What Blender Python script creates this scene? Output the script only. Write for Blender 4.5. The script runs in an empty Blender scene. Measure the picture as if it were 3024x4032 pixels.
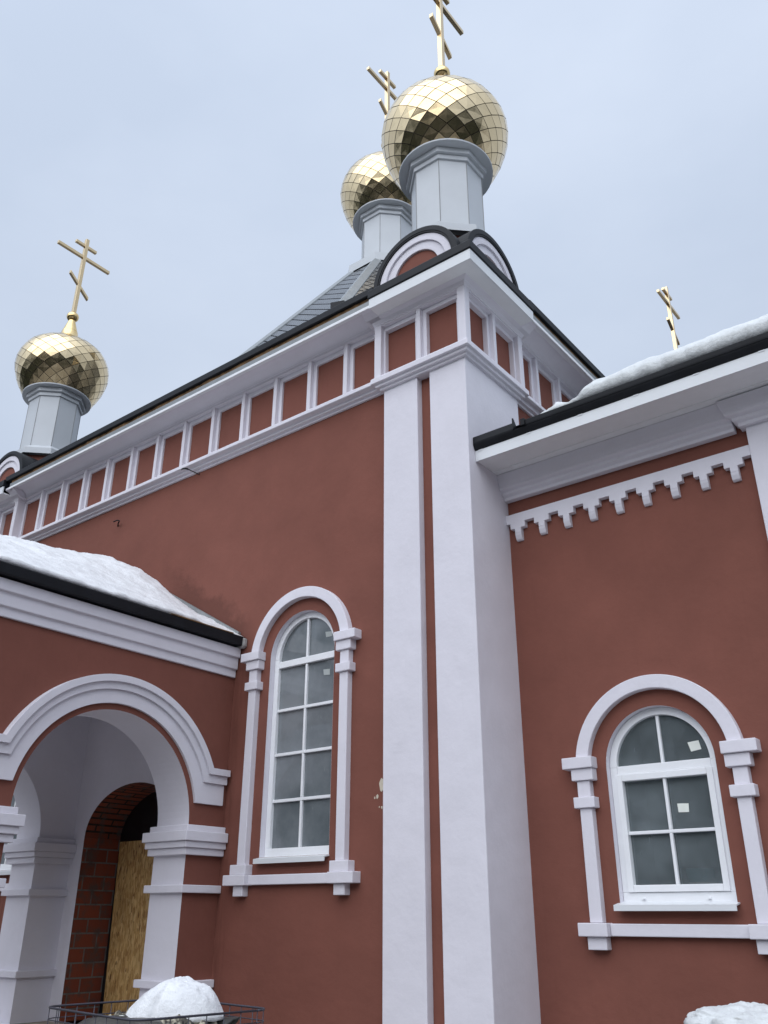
import bpy, bmesh, math, random
from mathutils import Vector, Matrix, noise
from mathutils.geometry import tessellate_polygon
R = math.radians
random.seed(11)
scene = bpy.context.scene
COL = scene.collection

# ------------------------------------------------------------------ camera
cam_d = bpy.data.cameras.new('camera'); cam = bpy.data.objects.new('camera', cam_d); COL.objects.link(cam)
cam_d.sensor_fit = 'HORIZONTAL'; cam_d.sensor_width = 36.0; cam_d.lens = 40.606
cam_d.clip_start = 0.05; cam_d.clip_end = 2000
CAM_YAW, CAM_PITCH, CAM_ROLL = R(-38.2224), R(24.9506), R(0.1574)
_f = Vector((math.sin(CAM_YAW) * math.cos(CAM_PITCH), math.cos(CAM_YAW) * math.cos(CAM_PITCH), math.sin(CAM_PITCH)))
_r0 = Vector((math.cos(CAM_YAW), -math.sin(CAM_YAW), 0)); _u0 = _r0.cross(_f)
_r = _r0 * math.cos(CAM_ROLL) + _u0 * math.sin(CAM_ROLL); _u = _u0 * math.cos(CAM_ROLL) - _r0 * math.sin(CAM_ROLL)
cam.matrix_world = Matrix(((_r.x, _u.x, -_f.x, 4.04), (_r.y, _u.y, -_f.y, -6.5), (_r.z, _u.z, -_f.z, 1.6), (0, 0, 0, 1)))
scene.camera = cam

# ------------------------------------------------------------------ world, sun, exposure
SUN_EL, SUN_AZ = R(45), R(14)       # azimuth from -Y towards +X
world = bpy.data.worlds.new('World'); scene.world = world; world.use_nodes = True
nt = world.node_tree; N = nt.nodes; L = nt.links; N.clear()
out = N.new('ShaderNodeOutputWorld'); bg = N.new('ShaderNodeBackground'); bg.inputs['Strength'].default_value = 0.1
sky = N.new('ShaderNodeTexSky'); sky.sky_type = 'NISHITA'; sky.sun_disc = False
sky.sun_elevation = SUN_EL; sky.sun_rotation = R(180) - SUN_AZ
sky.air_density = 1.0; sky.dust_density = 2.0
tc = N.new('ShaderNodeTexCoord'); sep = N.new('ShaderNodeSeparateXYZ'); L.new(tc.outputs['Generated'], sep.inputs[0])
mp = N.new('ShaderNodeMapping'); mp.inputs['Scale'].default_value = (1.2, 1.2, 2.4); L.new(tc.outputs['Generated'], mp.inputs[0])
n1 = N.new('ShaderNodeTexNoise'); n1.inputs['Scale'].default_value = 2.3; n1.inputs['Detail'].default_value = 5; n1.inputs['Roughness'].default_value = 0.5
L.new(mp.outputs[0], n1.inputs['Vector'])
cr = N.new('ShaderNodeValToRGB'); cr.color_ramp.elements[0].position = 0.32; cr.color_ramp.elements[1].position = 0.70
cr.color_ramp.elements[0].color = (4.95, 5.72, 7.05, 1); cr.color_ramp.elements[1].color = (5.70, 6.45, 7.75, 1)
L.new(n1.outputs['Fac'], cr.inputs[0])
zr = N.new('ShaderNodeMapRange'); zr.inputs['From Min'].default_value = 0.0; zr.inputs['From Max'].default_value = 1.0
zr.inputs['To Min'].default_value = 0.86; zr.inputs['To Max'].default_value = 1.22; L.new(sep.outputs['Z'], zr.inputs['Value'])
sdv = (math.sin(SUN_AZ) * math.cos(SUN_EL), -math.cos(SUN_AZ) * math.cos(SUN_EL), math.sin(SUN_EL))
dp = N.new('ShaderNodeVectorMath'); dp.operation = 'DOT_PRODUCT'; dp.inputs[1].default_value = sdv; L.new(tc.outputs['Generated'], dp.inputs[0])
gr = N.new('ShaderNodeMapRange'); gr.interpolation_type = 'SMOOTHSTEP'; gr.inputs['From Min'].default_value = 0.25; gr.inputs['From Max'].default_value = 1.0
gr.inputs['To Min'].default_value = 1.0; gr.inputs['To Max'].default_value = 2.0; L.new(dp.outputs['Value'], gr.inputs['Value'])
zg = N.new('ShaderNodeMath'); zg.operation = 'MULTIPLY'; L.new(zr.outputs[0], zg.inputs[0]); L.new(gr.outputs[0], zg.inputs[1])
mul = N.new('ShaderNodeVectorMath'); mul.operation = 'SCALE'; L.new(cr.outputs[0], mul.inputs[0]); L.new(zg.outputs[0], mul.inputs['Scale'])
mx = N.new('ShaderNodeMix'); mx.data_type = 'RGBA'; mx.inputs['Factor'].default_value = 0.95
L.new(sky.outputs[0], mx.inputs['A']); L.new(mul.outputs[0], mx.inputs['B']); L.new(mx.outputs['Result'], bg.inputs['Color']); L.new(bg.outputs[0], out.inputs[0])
sun_d = bpy.data.lights.new('sun', 'SUN'); sun = bpy.data.objects.new('sun', sun_d); COL.objects.link(sun)
sun_d.energy = 1.5; sun_d.angle = R(80); sun_d.color = (1.0, 0.96, 0.90)
sd = Vector((math.sin(SUN_AZ) * math.cos(SUN_EL), -math.cos(SUN_AZ) * math.cos(SUN_EL), math.sin(SUN_EL)))
sun.rotation_euler = (-sd).to_track_quat('-Z', 'Y').to_euler()
vs = scene.view_settings; vs.view_transform = 'Standard'; vs.look = 'None'; vs.exposure = 0.14; vs.gamma = 1.0

# ------------------------------------------------------------------ materials
def base(name):
    m = bpy.data.materials.new(name); m.use_nodes = True
    return m, m.node_tree, m.node_tree.nodes['Principled BSDF']
def link_noise(t, scale, detail=6, rough=0.6, coord='Object', stretch=None):
    c = t.nodes.new('ShaderNodeTexCoord'); n = t.nodes.new('ShaderNodeTexNoise')
    n.inputs['Scale'].default_value = scale; n.inputs['Detail'].default_value = detail; n.inputs['Roughness'].default_value = rough
    if stretch:
        mp = t.nodes.new('ShaderNodeMapping'); mp.inputs['Scale'].default_value = stretch
        t.links.new(c.outputs[coord], mp.inputs[0]); t.links.new(mp.outputs[0], n.inputs['Vector'])
    else: t.links.new(c.outputs[coord], n.inputs['Vector'])
    return n.outputs['Fac']
def ramp(t, fac, stops):
    r = t.nodes.new('ShaderNodeValToRGB'); e = r.color_ramp.elements
    e[0].position, e[0].color = stops[0][0], (*stops[0][1], 1); e[1].position, e[1].color = stops[-1][0], (*stops[-1][1], 1)
    for p, c in stops[1:-1]:
        x = e.new(p); x.color = (*c, 1)
    t.links.new(fac, r.inputs[0]); return r.outputs[0]
def mixc(t, fac, a, b, mode='MIX'):
    m = t.nodes.new('ShaderNodeMix'); m.data_type = 'RGBA'; m.blend_type = mode
    for s, v in (('Factor', fac), ('A', a), ('B', b)):
        if isinstance(v, (int, float)): m.inputs[s].default_value = v
        elif isinstance(v, tuple): m.inputs[s].default_value = (*v, 1)
        else: t.links.new(v, m.inputs[s])
    return m.outputs['Result']
def math_(t, op, a, b=0.0, clamp=False):
    m = t.nodes.new('ShaderNodeMath'); m.operation = op; m.use_clamp = clamp
    for i, v in enumerate((a, b)):
        if isinstance(v, (int, float)): m.inputs[i].default_value = v
        else: t.links.new(v, m.inputs[i])
    return m.outputs[0]
def bump(t, p, h, strength, dist=0.01):
    b = t.nodes.new('ShaderNodeBump'); b.inputs['Strength'].default_value = strength; b.inputs['Distance'].default_value = dist
    t.links.new(h, b.inputs['Height']); t.links.new(b.outputs[0], p.inputs['Normal'])
def sc(c, k): return tuple(min(1, x * k) for x in c)
def simple(name, c, rough=0.5, metal=0.0, var=0.12, nscale=6, bstr=0.0, bscale=60, stretch=None, spec=0.5):
    m, t, p = base(name)
    f = link_noise(t, nscale, stretch=stretch)
    t.links.new(ramp(t, f, [(0.3, sc(c, 1 - var)), (0.7, sc(c, 1 + var))]), p.inputs['Base Color'])
    p.inputs['Roughness'].default_value = rough; p.inputs['Metallic'].default_value = metal; p.inputs['Specular IOR Level'].default_value = spec
    if bstr: bump(t, p, link_noise(t, bscale, 3), bstr)
    return m
def plaster(name, c, var=0.05, streak=0.5, damp=None):
    m, t, p = base(name)
    a = link_noise(t, 1.7, 7, 0.62); b = link_noise(t, 4.0, 5, 0.6, stretch=(6, 6, 0.35)); g = link_noise(t, 190, 2, 0.5)
    col = ramp(t, a, [(0.3, sc(c, 1 - var)), (0.52, c), (0.72, sc(c, 1 + var))])
    col = mixc(t, math_(t, 'MULTIPLY', ramp_v(t, b, 0.58, 0.74), 0.22 * streak), col, sc(c, 0.66))
    col = mixc(t, math_(t, 'MULTIPLY', ramp_v(t, link_noise(t, 9, 5), 0.60, 0.70), 0.07), col, sc(c, 1.25))
    if damp: col = damp(t, col, c)
    t.links.new(col, p.inputs['Base Color'])
    p.inputs['Roughness'].default_value = 0.85; p.inputs['Specular IOR Level'].default_value = 0.25
    h = math_(t, 'ADD', math_(t, 'MULTIPLY', g, 0.5), math_(t, 'MULTIPLY', link_noise(t, 3.5, 7, 0.6), 4.0))
    bump(t, p, h, 0.35, 0.006)
    return m
def ramp_v(t, fac, lo, hi):
    r = t.nodes.new('ShaderNodeMapRange'); r.inputs['From Min'].default_value = lo; r.inputs['From Max'].default_value = hi
    t.links.new(fac, r.inputs['Value']); return r.outputs[0]
RED_C = (0.208, 0.078, 0.057); WHITE_C = (0.73, 0.71, 0.765)
def damp_fn(t, col, c):
    # damp patch that follows the roof flashing of the porch on the main wall
    co = t.nodes.new('ShaderNodeTexCoord'); s = t.nodes.new('ShaderNodeSeparateXYZ'); t.links.new(co.outputs['Object'], s.inputs[0])
    line = math_(t, 'ADD', math_(t, 'MULTIPLY', math_(t, 'ADD', s.outputs['X'], 4.81), -0.64), 5.50)
    d = math_(t, 'SUBTRACT', s.outputs['Z'], line)
    nz = math_(t, 'MULTIPLY', math_(t, 'SUBTRACT', link_noise(t, 5, 6, 0.65), 0.5), 0.55)
    k = ramp_v(t, math_(t, 'ADD', math_(t, 'ABSOLUTE', d), nz), 0.34, 0.20)
    wx = math_(t, 'MULTIPLY', ramp_v(t, s.outputs['X'], -4.9, -4.3), ramp_v(t, s.outputs['X'], -3.0, -3.25))
    k = math_(t, 'MULTIPLY', math_(t, 'MULTIPLY', k, wx), 0.55)
    col = mixc(t, k, col, sc(c, 0.40))
    # drip stain in the inner corner beside the porch
    k2 = math_(t, 'MULTIPLY', ramp_v(t, math_(t, 'ADD', s.outputs['X'], math_(t, 'MULTIPLY', link_noise(t, 3, 6, 0.6, stretch=(5, 5, .5)), 0.3)), -2.98, -3.12), ramp_v(t, s.outputs['Z'], 4.6, 4.2))
    k2 = math_(t, 'MULTIPLY', math_(t, 'MULTIPLY', k2, ramp_v(t, link_noise(t, 4, 6, 0.6, stretch=(5, 5, 0.4)), 0.38, 0.62)), 0.5)
    return mixc(t, k2, col, sc(c, 0.5))
M_RED = plaster('red_stucco', RED_C, 0.09, 0.5)
M_REDW = plaster('red_stucco_damp', RED_C, 0.09, 0.5, damp_fn)
M_WHITE = plaster('lilac_white_plaster', WHITE_C, 0.042, 0.30)
M_PVC = simple('white_plastic', (0.84, 0.85, 0.87), 0.3, var=0.03)
M_TIN = simple('white_painted_sheet', (0.72, 0.74, 0.76), 0.38, var=0.03, nscale=3, bstr=0.05, bscale=2.5)
M_DRUM = simple('pale_grey_blue_sheet', (0.52, 0.545, 0.57), 0.4, var=0.03, nscale=3, bstr=0.05, bscale=2.5)
M_TINEDGE = simple('sheet_joint', (0.22, 0.225, 0.23), 0.4, var=0.05)
M_SOFFIT = simple('white_soffit_sheet', (0.80, 0.81, 0.82), 0.45, var=0.03)
M_BLACK = simple('black_painted_metal', (0.010, 0.011, 0.014), 0.5, var=0.25, nscale=5, spec=0.22)
M_GREYTIN = simple('galvanised_sheet', (0.25, 0.265, 0.27), 0.4, 0.3, var=0.12)
M_WOOD = simple('raw_wood', (0.19, 0.105, 0.045), 0.85, var=0.55, nscale=9, bstr=0.4)
M_DARK = simple('dark_void', (0.012, 0.012, 0.012), 0.9, var=0.2)
M_BLACKFILM = simple('black_film', (0.012, 0.012, 0.014), 0.28, var=0.3, nscale=4, bstr=0.25, bscale=5)
M_WIRE = simple('grey_steel_wire', (0.07, 0.068, 0.085), 0.5, 0.5, var=0.2)
M_PAPER = simple('paper_label', (0.78, 0.80, 0.74), 0.6, var=0.02)
M_PAPER2 = simple('dimmed_white_paper', (0.40, 0.43, 0.42), 0.6, var=0.04)  # white paper seen dim; the dimming is put into its colour
M_FLAKE = simple('bare_render', (0.62, 0.56, 0.45), 0.9, var=0.12, nscale=20)
M_TEAL = simple('teal_plastic', (0.03, 0.42, 0.45), 0.4, var=0.1)
M_CREAM = simple('cream_plastic', (0.85, 0.80, 0.62), 0.4, var=0.1)
M_ROOM = simple('room_plaster', (0.30, 0.31, 0.31), 0.9, var=0.1, nscale=2)
M_CONC = simple('porch_concrete', (0.30, 0.26, 0.21), 0.9, var=0.25, nscale=5, bstr=0.3)
M_MORTAR = simple('cement_smear', (0.32, 0.31, 0.30), 0.9, var=0.2, nscale=14, bstr=0.3)
def gold_mat(name, c, rough, bs):
    m, t, p = base(name)
    f = link_noise(t, 3.2, 4)
    t.links.new(ramp(t, f, [(0.3, sc(c, 0.93)), (0.7, c)]), p.inputs['Base Color'])
    p.inputs['Metallic'].default_value = 1.0; p.inputs['Roughness'].default_value = rough
    bump(t, p, link_noise(t, 2.6, 2, 0.5), bs, 0.05)
    return m
M_GOLD = gold_mat('gold_tile', (0.80, 0.63, 0.38), 0.17, 0.10)
M_GOLDP = gold_mat('gold_plain', (0.78, 0.57, 0.27), 0.16, 0.04)
M_CROSS = gold_mat('gold_cross', (0.72, 0.555, 0.33), 0.26, 0.0)
M_SEAM = simple('dark_seam', (0.030, 0.018, 0.016), 0.6)

def shingle_mat():
    m, t, p = base('slate_shingle')
    uv = t.nodes.new('ShaderNodeUVMap'); s = t.nodes.new('ShaderNodeSeparateXYZ'); t.links.new(uv.outputs[0], s.inputs[0])
    a = math_(t, 'FRACT', math_(t, 'MULTIPLY', math_(t, 'ADD', s.outputs['X'], math_(t, 'MULTIPLY', s.outputs['Y'], 0.95)), 4.0))
    b = math_(t, 'FRACT', math_(t, 'MULTIPLY', math_(t, 'SUBTRACT', s.outputs['X'], math_(t, 'MULTIPLY', s.outputs['Y'], 0.95)), 4.0))
    k = math_(t, 'MULTIPLY', math_(t, 'GREATER_THAN', a, 0.13), math_(t, 'GREATER_THAN', b, 0.13))
    nz = link_noise(t, 3.0, 4)
    col = mixc(t, k, (0.008, 0.008, 0.010), ramp(t, nz, [(0.3, (0.040, 0.044, 0.050)), (0.7, (0.065, 0.072, 0.080))]))
    t.links.new(col, p.inputs['Base Color']); p.inputs['Roughness'].default_value = 0.34
    t.links.new(math_(t, 'MULTIPLY', k, 0.95), p.inputs['Specular IOR Level']); t.links.new(math_(t, 'SUBTRACT', 1.0, math_(t, 'MULTIPLY', k, 0.74)), p.inputs['Roughness'])
    bump(t, p, k, 0.6, 0.01); return m
M_SHINGLE = shingle_mat()
def brick_mat(name, w, h, mort, dark):
    m, t, p = base(name)
    uv = t.nodes.new('ShaderNodeUVMap'); b = t.nodes.new('ShaderNodeTexBrick'); t.links.new(uv.outputs[0], b.inputs['Vector'])
    b.inputs['Scale'].default_value = 1.0; b.inputs['Brick Width'].default_value = w; b.inputs['Row Height'].default_value = h
    b.inputs['Mortar Size'].default_value = mort; b.inputs['Mortar Smooth'].default_value = 0.2; b.inputs['Bias'].default_value = 0.0
    b.inputs['Color1'].default_value = (0.31, 0.072, 0.034, 1); b.inputs['Color2'].default_value = (0.20, 0.048, 0.026, 1)
    b.inputs['Mortar'].default_value = (*dark, 1)
    dirt = math_(t, 'MULTIPLY', ramp_v(t, link_noise(t, 6, 7, 0.65), 0.50, 0.64), 0.8)
    col = mixc(t, dirt, b.outputs['Color'], (0.10, 0.085, 0.075))
    rib = t.nodes.new('ShaderNodeTexWave'); rib.inputs['Scale'].default_value = 14; rib.bands_direction = 'X'; t.links.new(uv.outputs[0], rib.inputs['Vector'])
    col = mixc(t, math_(t, 'MULTIPLY', rib.outputs['Fac'], 0.16), col, (0.08, 0.02, 0.012))
    t.links.new(col, p.inputs['Base Color']); p.inputs['Roughness'].default_value = 0.9
    bump(t, p, math_(t, 'SUBTRACT', 1.0, b.outputs['Fac']), 0.8, 0.012); return m
M_BLOCK = brick_mat('ceramic_block', 0.30, 0.155, 0.010, (0.20, 0.19, 0.18))
M_SOLDIER = brick_mat('arch_brick', 0.42, 0.082, 0.013, (0.028, 0.018, 0.014))
def osb_mat():
    m, t, p = base('strand_board')
    c = t.nodes.new('ShaderNodeTexCoord'); mp = t.nodes.new('ShaderNodeMapping'); mp.inputs['Scale'].default_value = (62, 62, 15); t.links.new(c.outputs['Object'], mp.inputs[0])
    n = t.nodes.new('ShaderNodeTexNoise'); n.inputs['Scale'].default_value = 1.3; n.inputs['Detail'].default_value = 2; t.links.new(mp.outputs[0], n.inputs['Vector'])
    v = t.nodes.new('ShaderNodeTexVoronoi'); v.inputs['Scale'].default_value = 1.0; v.inputs['Randomness'].default_value = 1.0
    ad = t.nodes.new('ShaderNodeVectorMath'); ad.operation = 'ADD'; t.links.new(mp.outputs[0], ad.inputs[0]); t.links.new(n.outputs['Color'], ad.inputs[1]); t.links.new(ad.outputs[0], v.inputs['Vector'])
    s = t.nodes.new('ShaderNodeSeparateColor'); t.links.new(v.outputs['Color'], s.inputs[0])
    col = ramp(t, s.outputs[0], [(0.0, (0.15, 0.06, 0.02)), (0.06, (0.44, 0.23, 0.075)), (0.5, (0.60, 0.36, 0.125)), (1.0, (0.78, 0.54, 0.24))])
    col = mixc(t, math_(t, 'MULTIPLY', ramp_v(t, link_noise(t, 2.0, 5), 0.45, 0.7), 0.35), col, (0.20, 0.11, 0.04))
    t.links.new(col, p.inputs['Base Color']); p.inputs['Roughness'].default_value = 0.7
    bump(t, p, s.outputs[1], 0.35, 0.004); return m
M_OSB = osb_mat()
def snow_mat(name, c=(0.80, 0.81, 0.825), dirt=0.26):
    m, t, p = base(name)
    g = link_noise(t, 55, 4, 0.7); b = link_noise(t, 7, 6, 0.65); a = link_noise(t, 2.2, 5, 0.6)
    col = ramp(t, b, [(0.3, sc(c, 0.86)), (0.6, c)])
    col = mixc(t, math_(t, 'MULTIPLY', ramp_v(t, g, 0.58, 0.72), dirt), col, (0.33, 0.34, 0.37))
    col = mixc(t, math_(t, 'MULTIPLY', ramp_v(t, a, 0.55, 0.75), dirt * 0.8), col, (0.42, 0.43, 0.46))
    t.links.new(col, p.inputs['Base Color']); p.inputs['Roughness'].default_value = 0.55; p.inputs['Specular IOR Level'].default_value = 0.4
    h = math_(t, 'ADD', math_(t, 'MULTIPLY', g, 0.5), math_(t, 'MULTIPLY', link_noise(t, 17, 6, 0.7), 2.0))
    bump(t, p, h, 0.45, 0.02); return m
M_SNOW = snow_mat('old_snow'); M_SNOW2 = snow_mat('wet_snow', (0.72, 0.745, 0.75), 0.35)
def glass_mat():
    m, t, p = base('dusty_glass'); t.nodes.remove(p)
    o = t.nodes['Material Output']
    tr = t.nodes.new('ShaderNodeBsdfTransparent'); tr.inputs[0].default_value = (0.62, 0.68, 0.68, 1)
    gl = t.nodes.new('ShaderNodeBsdfGlossy'); gl.inputs['Roughness'].default_value = 0.03; gl.inputs[0].default_value = (0.92, 0.97, 0.97, 1)
    df = t.nodes.new('ShaderNodeBsdfDiffuse'); df.inputs[0].default_value = (0.42, 0.48, 0.51, 1)
    lw = t.nodes.new('ShaderNodeFresnel'); lw.inputs['IOR'].default_value = 1.75
    m1 = t.nodes.new('ShaderNodeMixShader'); t.links.new(lw.outputs[0], m1.inputs[0]); t.links.new(tr.outputs[0], m1.inputs[1]); t.links.new(gl.outputs[0], m1.inputs[2])
    m2 = t.nodes.new('ShaderNodeMixShader')
    k = math_(t, 'ADD', 0.19, math_(t, 'MULTIPLY', ramp_v(t, link_noise(t, 3.0, 6, 0.65), 0.42, 0.75), 0.14))
    k = math_(t, 'ADD', k, math_(t, 'MULTIPLY', ramp_v(t, link_noise(t, 24, 3, 0.5, stretch=(2.2, 1, 0.35)), 0.70, 0.76), 0.16))
    k.node.use_clamp = True
    t.links.new(k, m2.inputs[0]); t.links.new(m1.outputs[0], m2.inputs[1]); t.links.new(df.outputs[0], m2.inputs[2]); t.links.new(m2.outputs[0], o.inputs[0])
    return m
M_GLASS = glass_mat()
def film_glass():
    m, t, p = base('filmed_glass_painted_clouds')
    a = link_noise(t, 1.6, 6, 0.6); b = link_noise(t, 26, 3, 0.5, stretch=(2.2, 1, 0.3))
    col = ramp(t, a, [(0.32, (0.105, 0.124, 0.134)), (0.68, (0.225, 0.245, 0.26))])  # lighter blotches put soft cloud reflections into the pane colour
    col = mixc(t, math_(t, 'MULTIPLY', ramp_v(t, b, 0.70, 0.76), 0.35), col, (0.40, 0.42, 0.42))
    t.links.new(col, p.inputs['Base Color']); p.inputs['Roughness'].default_value = 0.06; p.inputs['Specular IOR Level'].default_value = 0.75
    bump(t, p, link_noise(t, 1.5, 2), 0.06, 0.05); return m
M_FILM = film_glass()
def ground_mat():
    m, t, p = base('slushy_ground')
    a = link_noise(t, 0.35, 8, 0.65); b = link_noise(t, 2.5, 6, 0.6)
    col = ramp(t, b, [(0.3, (0.075, 0.068, 0.060)), (0.7, (0.16, 0.145, 0.13))])
    col = mixc(t, ramp_v(t, a, 0.52, 0.60), col, (0.45, 0.47, 0.50))
    t.links.new(col, p.inputs['Base Color']); p.inputs['Roughness'].default_value = 0.6
    bump(t, p, b, 0.5, 0.05); return m
M_GROUND = ground_mat()
def rubble_mat():
    m, t, p = base('mottled_rubble')
    a = link_noise(t, 13, 4, 0.7, stretch=(1, 1, 0.6))
    t.links.new(ramp(t, a, [(0.42, (0.018, 0.016, 0.015)), (0.50, (0.10, 0.09, 0.07)), (0.60, (0.42, 0.39, 0.30))]), p.inputs['Base Color'])
    p.inputs['Roughness'].default_value = 0.8; bump(t, p, a, 0.8, 0.02); return m
M_RUBBLE = rubble_mat()
M_TARP = simple('wet_dark_sheet', (0.060, 0.058, 0.052), 0.35, var=0.5, nscale=5, bstr=0.4, bscale=6)
M_NEEDLE = simple('needle_foliage', (0.035, 0.045, 0.032), 0.9, var=0.5, nscale=0.6)

# ------------------------------------------------------------------ mesh helpers
class B:
    """collects faces; f maps local (u, n, z) to a point; several materials by slot index"""
    def __init__(s, f=None): s.v = []; s.p = []; s.mi = []; s.uv = []; s.f = f or (lambda a, b, c: (a, b, c)); s.k = 0
    def pt(s, a, b, c): s.v.append(s.f(a, b, c)); return len(s.v) - 1
    def face(s, idx, uv=None): s.p.append(list(idx)); s.mi.append(s.k); s.uv.append(uv)
    def poly(s, pts, uv=None): s.face([s.pt(*p) for p in pts], uv)
    def box(s, a0, a1, b0, b1, c0, c1):
        i = [s.pt(a, b, c) for c in (c0, c1) for b in (b0, b1) for a in (a0, a1)]
        for q in ((0, 2, 3, 1), (4, 5, 7, 6), (0, 1, 5, 4), (2, 6, 7, 3), (0, 4, 6, 2), (1, 3, 7, 5)): s.face([i[x] for x in q])
    def loft(s, rings, closed=True, caps=True):
        idx = [[s.pt(*p) for p in r] for r in rings]; n = len(idx[0])
        for a, b in zip(idx, idx[1:]):
            for j in range(n if closed else n - 1): s.face((a[j], a[(j + 1) % n], b[(j + 1) % n], b[j]))
        if caps and closed: s.face(idx[0][::-1]); s.face(idx[-1])
    def prism(s, prof, a0, a1):            # closed profile of (n, z) swept along u
        s.loft([[(a, n, z) for n, z in prof] for a in (a0, a1)])
    def plate(s, outline, n0, n1):         # outline of (u, z), thickness along n (handles concave outlines)
        tri = tessellate_polygon([[Vector((u, z, 0)) for u, z in outline]])
        A = [s.pt(u, n0, z) for u, z in outline]; Bk = [s.pt(u, n1, z) for u, z in outline]
        for t in tri: s.face([A[i] for i in t]); s.face([Bk[i] for i in t][::-1])
        m = len(outline)
        for j in range(m): s.face((A[j], A[(j + 1) % m], Bk[(j + 1) % m], Bk[j]))
    def sheet(s, outline, holes, n):       # flat face with holes
        loops = [[Vector((u, z, 0)) for u, z in l] for l in [outline] + holes]
        flat = [p for l in loops for p in l]; ids = [s.pt(p.x, n, p.y) for p in flat]
        for t in tessellate_polygon(loops): s.face([ids[i] for i in t])
    def arc_ring(s, cu, cz, r0, r1, n0, n1, a0=0.0, a1=math.pi, seg=40):
        rings = []
        for i in range(seg + 1):
            a = a0 + (a1 - a0) * i / seg; c, d = math.cos(a), math.sin(a)
            rings.append([(cu + r0 * c, n0, cz + r0 * d), (cu + r1 * c, n0, cz + r1 * d), (cu + r1 * c, n1, cz + r1 * d), (cu + r0 * c, n1, cz + r0 * d)])
        s.loft(rings)
    def oct(s, prof, cx=0, cy=0, seg=8, rot=22.5, caps=True):     # prof: (radius, z)
        s.loft([[(cx + r * math.cos(R(rot) + 2 * math.pi * j / seg), cy + r * math.sin(R(rot) + 2 * math.pi * j / seg), z) for j in range(seg)] for r, z in prof], caps=caps)
    def tube(s, pts, r, seg=6):
        rings = []
        for i, p in enumerate(pts):
            p = Vector(p); a = Vector(pts[max(i - 1, 0)]); b = Vector(pts[min(i + 1, len(pts) - 1)]); d = (b - a).normalized()
            x = d.orthogonal().normalized() if abs(d.z) > 0.99 else d.cross(Vector((0, 0, 1))).normalized(); y = d.cross(x)
            rings.append([tuple(p + x * r * math.cos(2 * math.pi * j / seg) + y * r * math.sin(2 * math.pi * j / seg)) for j in range(seg)])
        s.loft(rings)

LOC = {}
def link(o, parent=None, loc=None):
    COL.objects.link(o)
    if loc is not None: o.location = loc
    if parent is not None:
        o.parent = parent
        if parent.name in LOC: o.matrix_parent_inverse = Matrix.Translation(-Vector(LOC[parent.name]))
    return o
def build(name, b, mats, parent=None, bevel=0.0, smooth=False, loc=None, fix=True, label=None):
    me = bpy.data.meshes.new(name); me.from_pydata([tuple(x) for x in b.v], [], b.p)
    for m in (mats if isinstance(mats, (list, tuple)) else [mats]): me.materials.append(m)
    for p, k in zip(me.polygons, b.mi): p.material_index = k; p.use_smooth = smooth
    if any(u for u in b.uv):
        ul = me.uv_layers.new(name='UVMap')
        for p, u in zip(me.polygons, b.uv):
            if u:
                for li, c in zip(p.loop_indices, u): ul.data[li].uv = c
    if fix:
        bm = bmesh.new(); bm.from_mesh(me); bmesh.ops.remove_doubles(bm, verts=bm.verts, dist=1e-5); bmesh.ops.recalc_face_normals(bm, faces=bm.faces); bm.to_mesh(me); bm.free()
    o = bpy.data.objects.new(name, me)
    if bevel:
        md = o.modifiers.new('soft_edges', 'BEVEL'); md.width = bevel; md.segments = 2; md.limit_method = 'ANGLE'; md.angle_limit = R(40); md.harden_normals = False
    if label: o['label'] = label
    return link(o, parent, loc)
def empty(name, loc, label, cat, group=None):
    o = bpy.data.objects.new(name, None); o.empty_display_size = 0.3; link(o, None, loc); LOC[o.name] = loc
    tag(o, label, cat, group); return o
def tag(o, label, cat, group=None):
    o['label'] = label; o['category'] = cat
    if group: o['group'] = group
    return o
def copy_tree(o, parent, top=True, loc=None):
    c = o.copy(); COL.objects.link(c); c.parent = parent
    if loc is not None: c.location = loc
    for ch in list(o.children): copy_tree(ch, c, False)
    return c
FRONT = lambda u, n, z: (u, -n, z)
RIGHT = lambda u, n, z: (n, -u, z)
CX, CY = -4.95, 5.0
MIR = lambda f: (lambda u, n, z: ((2 * CX) - f(u, n, z)[0], f(u, n, z)[1], f(u, n, z)[2]))

# ------------------------------------------------------------------ ground
g = B(); S = 500
g.poly([(-S, -S, 0), (S, -S, 0), (S, S, 0), (-S, S, 0)])
o = build('ground', g, M_GROUND); o['kind'] = 'structure'

# ------------------------------------------------------------------ the church
church = empty('church', (CX, CY, 0), 'red and lilac white church with gold onion domes and a porch', 'church')
ARC = lambda cu, cz, r, a0, a1, n: [(cu + r * math.cos(a0 + (a1 - a0) * i / n), cz + r * math.sin(a0 + (a1 - a0) * i / n)) for i in range(n + 1)]
def opening(cu, cz, r, bot, seg=36): return [(cu - r, bot), (cu + r, bot)] + ARC(cu, cz, r, 0, math.pi, seg)

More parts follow.
